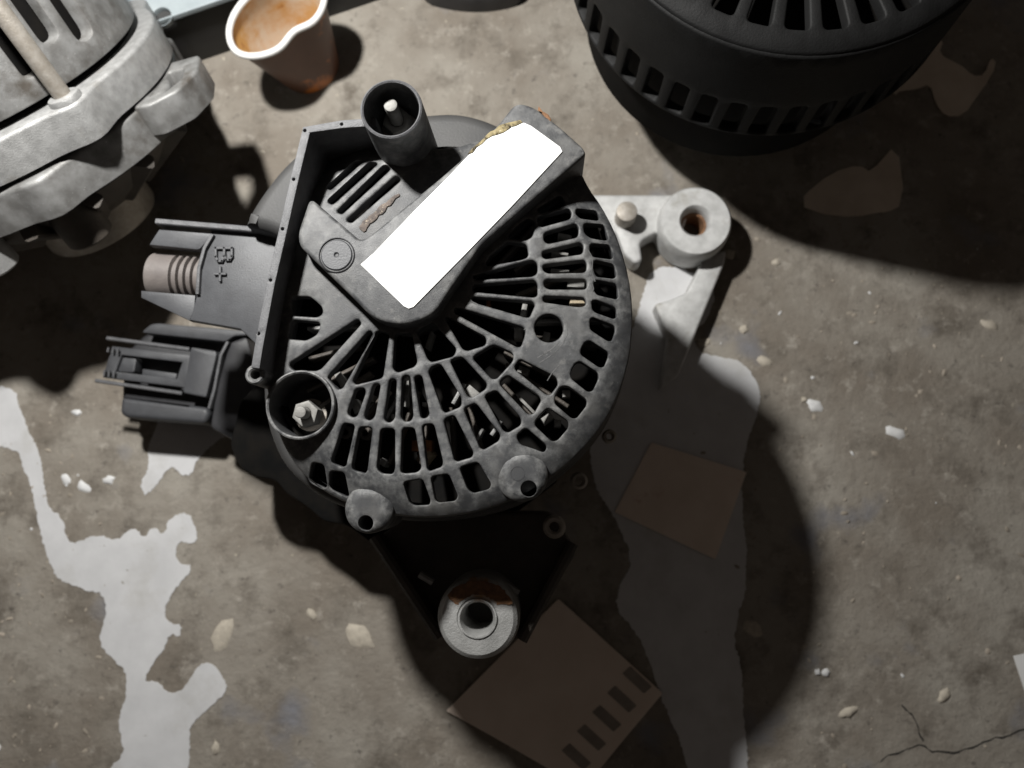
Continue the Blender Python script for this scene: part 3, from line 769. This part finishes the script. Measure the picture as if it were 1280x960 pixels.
wallout = resample([(-math.pi * RW * .999, 83), (math.pi * RW * .999, 83), (math.pi * RW * .999, 160), (-math.pi * RW * .999, 160)], 5)
MB().plate(wallout, 0, 6, sl, bevel=.8, grid=7, mapf=wallmap).build('rear_bracket', M['alu'], alt2, sharp=40)
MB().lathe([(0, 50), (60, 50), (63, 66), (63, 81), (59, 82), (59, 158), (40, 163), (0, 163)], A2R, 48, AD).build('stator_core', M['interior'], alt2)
MB().cyl(A2P(73, TB, 78), 3.4, 84, AD, bev=.5, seg=24).build('through_bolt', M['steel_bolt'], alt2)
MB().cyl(A2P(73, TB, 78), 6.4, 4.5, AD, bev=1.2, seg=24).build('bolt_seat', M['alu_bright'], fb)

# ------------------------------------------------------------------ black alternator at the upper right
c3 = P(974, -114, 110); A3 = Vector((c3.x, c3.y, 0))
alt3 = thing('alternator', 'all black alternator with slotted side skirt, standing beside torn paper scraps', 'alternator', A3)
M['plastic3'] = mat('deep_black_plastic', (0.006, 0.006, 0.006), (0.010, 0.010, 0.010), rough=0.62, spec=0.22, scale=60, bump=.25, bscale=1200)  # near-black base colour with low gloss
MB().lathe([(0, 0), (27, 0), (28, 2), (28, 22), (22, 26), (0, 26)], A3, 40).build('pulley', M['steel_bolt'], alt3)
MB().lathe([(0, 26), (40, 27), (66, 36), (70, 44), (70, 92), (67, 95), (67, 132), (0, 132)], A3, 64).build('housing', M['interior'], alt3)  # upper core added to stop light spots through the skirt windows
h3 = []
for k in range(34):
    a = 2 * math.pi * k / 34
    w0, w1 = .052, .060
    h3.append(corner_round([(A3.x + r * math.cos(a + s * w), A3.y + r * math.sin(a + s * w)) for r, s, w in ((42, -1, w0), (69, -1, w1), (69, 1, w1), (42, 1, w0))], 2.0))
top3 = lambda x, y: 142 - max(0, math.hypot(x - A3.x, y - A3.y) - 66) ** 2 / 30
cv3 = MB().plate(circle(A3.x, A3.y, 76, 90), top3, 5, h3, bevel=.8, grid=7).build('rear_cover', M['plastic3'], alt3, sharp=50)
R3 = 77.0
def map3(x, y, d):
    a = x / R3; rr_ = R3 - d + (136 - y) * .06
    return Vector((A3.x + rr_ * math.cos(a), A3.y + rr_ * math.sin(a), y))
nt3 = []
for k in range(44):
    x = -math.pi * R3 + (k + .5) * 2 * math.pi * R3 / 44
    nt3.append(corner_round([(x - 3.4, 88), (x + 3.4, 88), (x + 3.0, 107), (x - 3.0, 107)], 1.8))
MB().plate(resample([(-math.pi * R3 * .999, 86), (math.pi * R3 * .999, 86), (math.pi * R3 * .999, 138), (-math.pi * R3 * .999, 138)], 4), 0, 4, nt3, bevel=1.0, grid=6, mapf=map3).build('side_skirt', M['plastic3'], cv3, sharp=45)

# ------------------------------------------------------------------ paper cup
cb = P(388, 84, 0)
cup = thing('paper_cup', 'crushed brown paper tea cup with white rim and tea stain inside', 'cup', cb)
ct = P(347, 22, 46)
lu = Vector((.80, .60, 0)); lv = Vector((-.60, .80, 0))
def cup_pt(t, a, ins=0.0):
    c = cb.lerp(Vector((ct.x, ct.y, 0)), t)
    ra = (16 - ins) + (25.5 - 16) * t; rb = (15 - ins) + (14.5 - 15) * t
    x, y = ra * math.cos(a), rb * math.sin(a)
    # dent on the side that faces the big alternator
    dent = math.exp(-((a - math.radians(275)) / .30) ** 2) * 3.8 * t
    y += dent
    if y > 0: y *= 1 + .25 * t
    return c + lu * x + lv * y + Vector((0, 0, 46 * t))
NS, NT = 64, 12
def cup_shell(ins, t0, t1, flip=False):
    vs = [cup_pt(t0 + (t1 - t0) * k / NT, 2 * math.pi * i / NS, ins) for k in range(NT + 1) for i in range(NS)]
    fs = [(k * NS + i, k * NS + (i + 1) % NS, (k + 1) * NS + (i + 1) % NS, (k + 1) * NS + i) for k in range(NT) for i in range(NS)]
    return vs, fs
def cup_outer():
    m = mat('brown_printed_paper', (0.15, 0.065, 0.036), (0.11, 0.05, 0.03), rough=0.45, scale=30,
            stains=(((0.50, 0.16, 0.03), 30, .56, .62),))
    return m
vs, fs = cup_shell(0, 0.02, 1)
wall_o = MB().add(vs, fs).build('cup_wall', cup_outer(), cup, sharp=80)
M['cup_in'] = mat('cup_inside', (0.72, 0.66, 0.58), (0.62, 0.36, 0.12), rough=0.4, scale=34, lo=.42, hi=.56, stains=(((0.45, 0.2, 0.06), 70, .62, .68),))
vs, fs = cup_shell(.6, .06, .99)
bvs = len(vs); vs.append(cb + Vector((0, 0, 3.2))); fs += [(i, bvs, (i + 1) % NS) for i in range(NS)]
MB().add(vs, fs).build('cup_inside', M['cup_in'], cup, sharp=80)
M['rim_white'] = mat('white_rolled_rim', (0.76, 0.75, 0.73), (0.7, 0.69, 0.67), rough=0.45, scale=60)
rim = MB(); pts = [cup_pt(1, 2 * math.pi * i / NS) for i in range(NS)]
for i in range(NS):
    d = (pts[(i + 1) % NS] - pts[i - 1]).normalized(); o_ = d.cross(Vector((0, 0, 1)))
    for k in range(8):
        a = 2 * math.pi * k / 8
        rim.v.append(pts[i] + o_ * 1.7 * math.cos(a) + Vector((0, 0, 1.7 * math.sin(a) - .3)))
for i in range(NS):
    j = (i + 1) % NS
    rim.f += [(i * 8 + k, j * 8 + k, j * 8 + (k + 1) % 8, i * 8 + (k + 1) % 8) for k in range(8)]
rim.build('rolled_rim', M['rim_white'], cup, sharp=80)
vs = [cup_pt(.02, 2 * math.pi * i / NS) for i in range(NS)] + [Vector((p.x, p.y, 0)) for p in [cup_pt(0, 2 * math.pi * i / NS, .4) for i in range(NS)]]
MB().add(vs, [(i, (i + 1) % NS, NS + (i + 1) % NS, NS + i) for i in range(NS)] + [tuple(range(NS, 2 * NS))]).build('cup_base', M['rim_white'], cup, sharp=80)

# ------------------------------------------------------------------ blue-grey box at the top
M['box_top'] = mat('blue_grey_sheet', (0.34, 0.385, 0.40), (0.28, 0.32, 0.335), rough=0.5, scale=40, bump=.2, bscale=600)
M['box_side'] = mat('shaded_side', (0.02, 0.02, 0.02), (0.03, 0.03, 0.03), rough=0.6, scale=60)  # the sides' lack of light is put into this dark colour
g0, g1 = P(255, 82, 0), P(480, 5, 0)
pa, pb = Vector((g0.x, g0.y, 40)), Vector((g1.x, g1.y, 40))
dx = (pb - pa); dx.z = 0; dx.normalize(); dy = Vector((-dx.y, dx.x, 0))
pa, pb = pa + dy * 2, pb + dy * 2
pb2 = pb + dx * 6
hole = P(202, 20, 40)
bx = thing('metal_box', 'low blue grey metal box with sides coloured dark for shade and a round hole, behind the paper cup', 'box', pa + dy * 60 - Vector((0, 0, 40)))
poly = [tuple((pa - dx * 60)[:2]), tuple(pb2[:2]), tuple((pb2 + dy * 120)[:2]), tuple((pa - dx * 60 + dy * 120)[:2])]
MB().plate(poly, 40, 3, [circle(hole.x, hole.y, 4.6, 24)], bevel=.6).build('lid', M['box_top'], bx)
MB().plate(offset(ccw(poly), 1.2), 37, 37, bevel=.5).build('carcass', M['box_side'], bx)

# dark rounded thing that just shows at the top edge
q = PX([(515,-60),(522,-14),(560,-4),(600,-1),(640,-7),(655,-18),(668,-60)], 12)
tag(MB().plate(chaikin(q, 2), 12, 12, bevel=2, bsteps=3).build('dark_shape', M['plastic_dark']), 'black rounded pad on the floor between the two dark housings', 'shape')

# ------------------------------------------------------------------ papers on the floor
M['packet'] = mat('tan_packet', (0.78, 0.66, 0.56), (0.70, 0.58, 0.48), rough=0.35, scale=40, spec=.6, bump=.15, bscale=90)
M['packet_bar'] = mat('packet_print', (0.30, 0.26, 0.22), rough=0.5)
def wavy(x, y): return 2.0 + .5 * math.sin(x * .09 + 1) + .4 * math.sin(y * .11)
quad = corner_round(PX([(698,748),(828,866),(730,985),(558,888)], 1), .8)
pk = thing('plastic_packet', 'tan plastic packet with dark printed bars along one edge, beside the lower mounting eye', 'packet', P(690, 865, 0))
pko = MB().plate(resample(quad, 5), wavy, 1.0, bevel=.15, grid=6).build('sheet', M['packet'], pk)
for k in range(5):
    x, y = 800 - k * 19, 850 + k * 24
    MB().plate(resample(corner_round(PX([(x - 22, y - 8), (x - 12, y - 17), (x + 15, y + 8), (x + 5, y + 17)], 2), .6), 4), lambda a, b: wavy(a, b) + .25, .3, bevel=.05, grid=5, bsteps=1).build('printed_bar', M['packet_bar'], pko)
M['card'] = mat('brown_card', (0.80, 0.68, 0.58), (0.72, 0.60, 0.50), rough=0.7, scale=50, stains=(((0.50, 0.30, 0.22), 60, .6, .72),))
cq = corner_round(PX([(814,553),(933,590),(894,699),(768,640)], 1), .8)
tag(MB().plate(resample(cq, 5), lambda x, y: 1.5 + .15 * math.sin(x * .1), .8, bevel=.12, grid=8).build('paper_card', M['card']), 'square brown paper card lying in shadow between the two mounting eyes', 'card')
M['scrap'] = mat('grey_brown_paper', (0.66, 0.57, 0.47), (0.55, 0.46, 0.37), rough=0.8, scale=50)
for pp_, lb in (([(1110,102),(1140,72),(1165,44),(1180,50),(1172,68),(1200,82),(1215,95),(1230,95),(1237,72),(1246,80),(1226,115),(1203,145),(1182,146),(1168,128),(1163,106),(1145,114),(1125,113),(1117,122)], 'torn paper scrap with two raised tabs beside the black skirted alternator'),
                ([(992,256),(1040,214),(1074,207),(1088,217),(1121,178),(1131,256),(1100,268),(1045,272)], 'torn paper scrap with one sharp point between black alternator and open mounting eye')):
    p_ = ragged(PX(pp_, 0), 3, .3, 8)
    tag(MB().plate(p_, lambda x, y: .8 + .2 * math.sin(x * .2), .7, bevel=.1, bsteps=1, grid=8).build('paper_scrap', M['scrap']), lb, 'paper', 'torn paper scraps on the floor')
M['white_paper'] = mat('white_paper', (0.75, 0.75, 0.74), (0.7, 0.7, 0.69), rough=0.8, scale=30)
tag(MB().plate(PX([(1266,820),(1330,806),(1345,880),(1284,874)], 0), .6, .5, bevel=.05, bsteps=1).build('white_paper', M['white_paper']), 'small piece of clean white paper lying near the floor crack', 'paper')
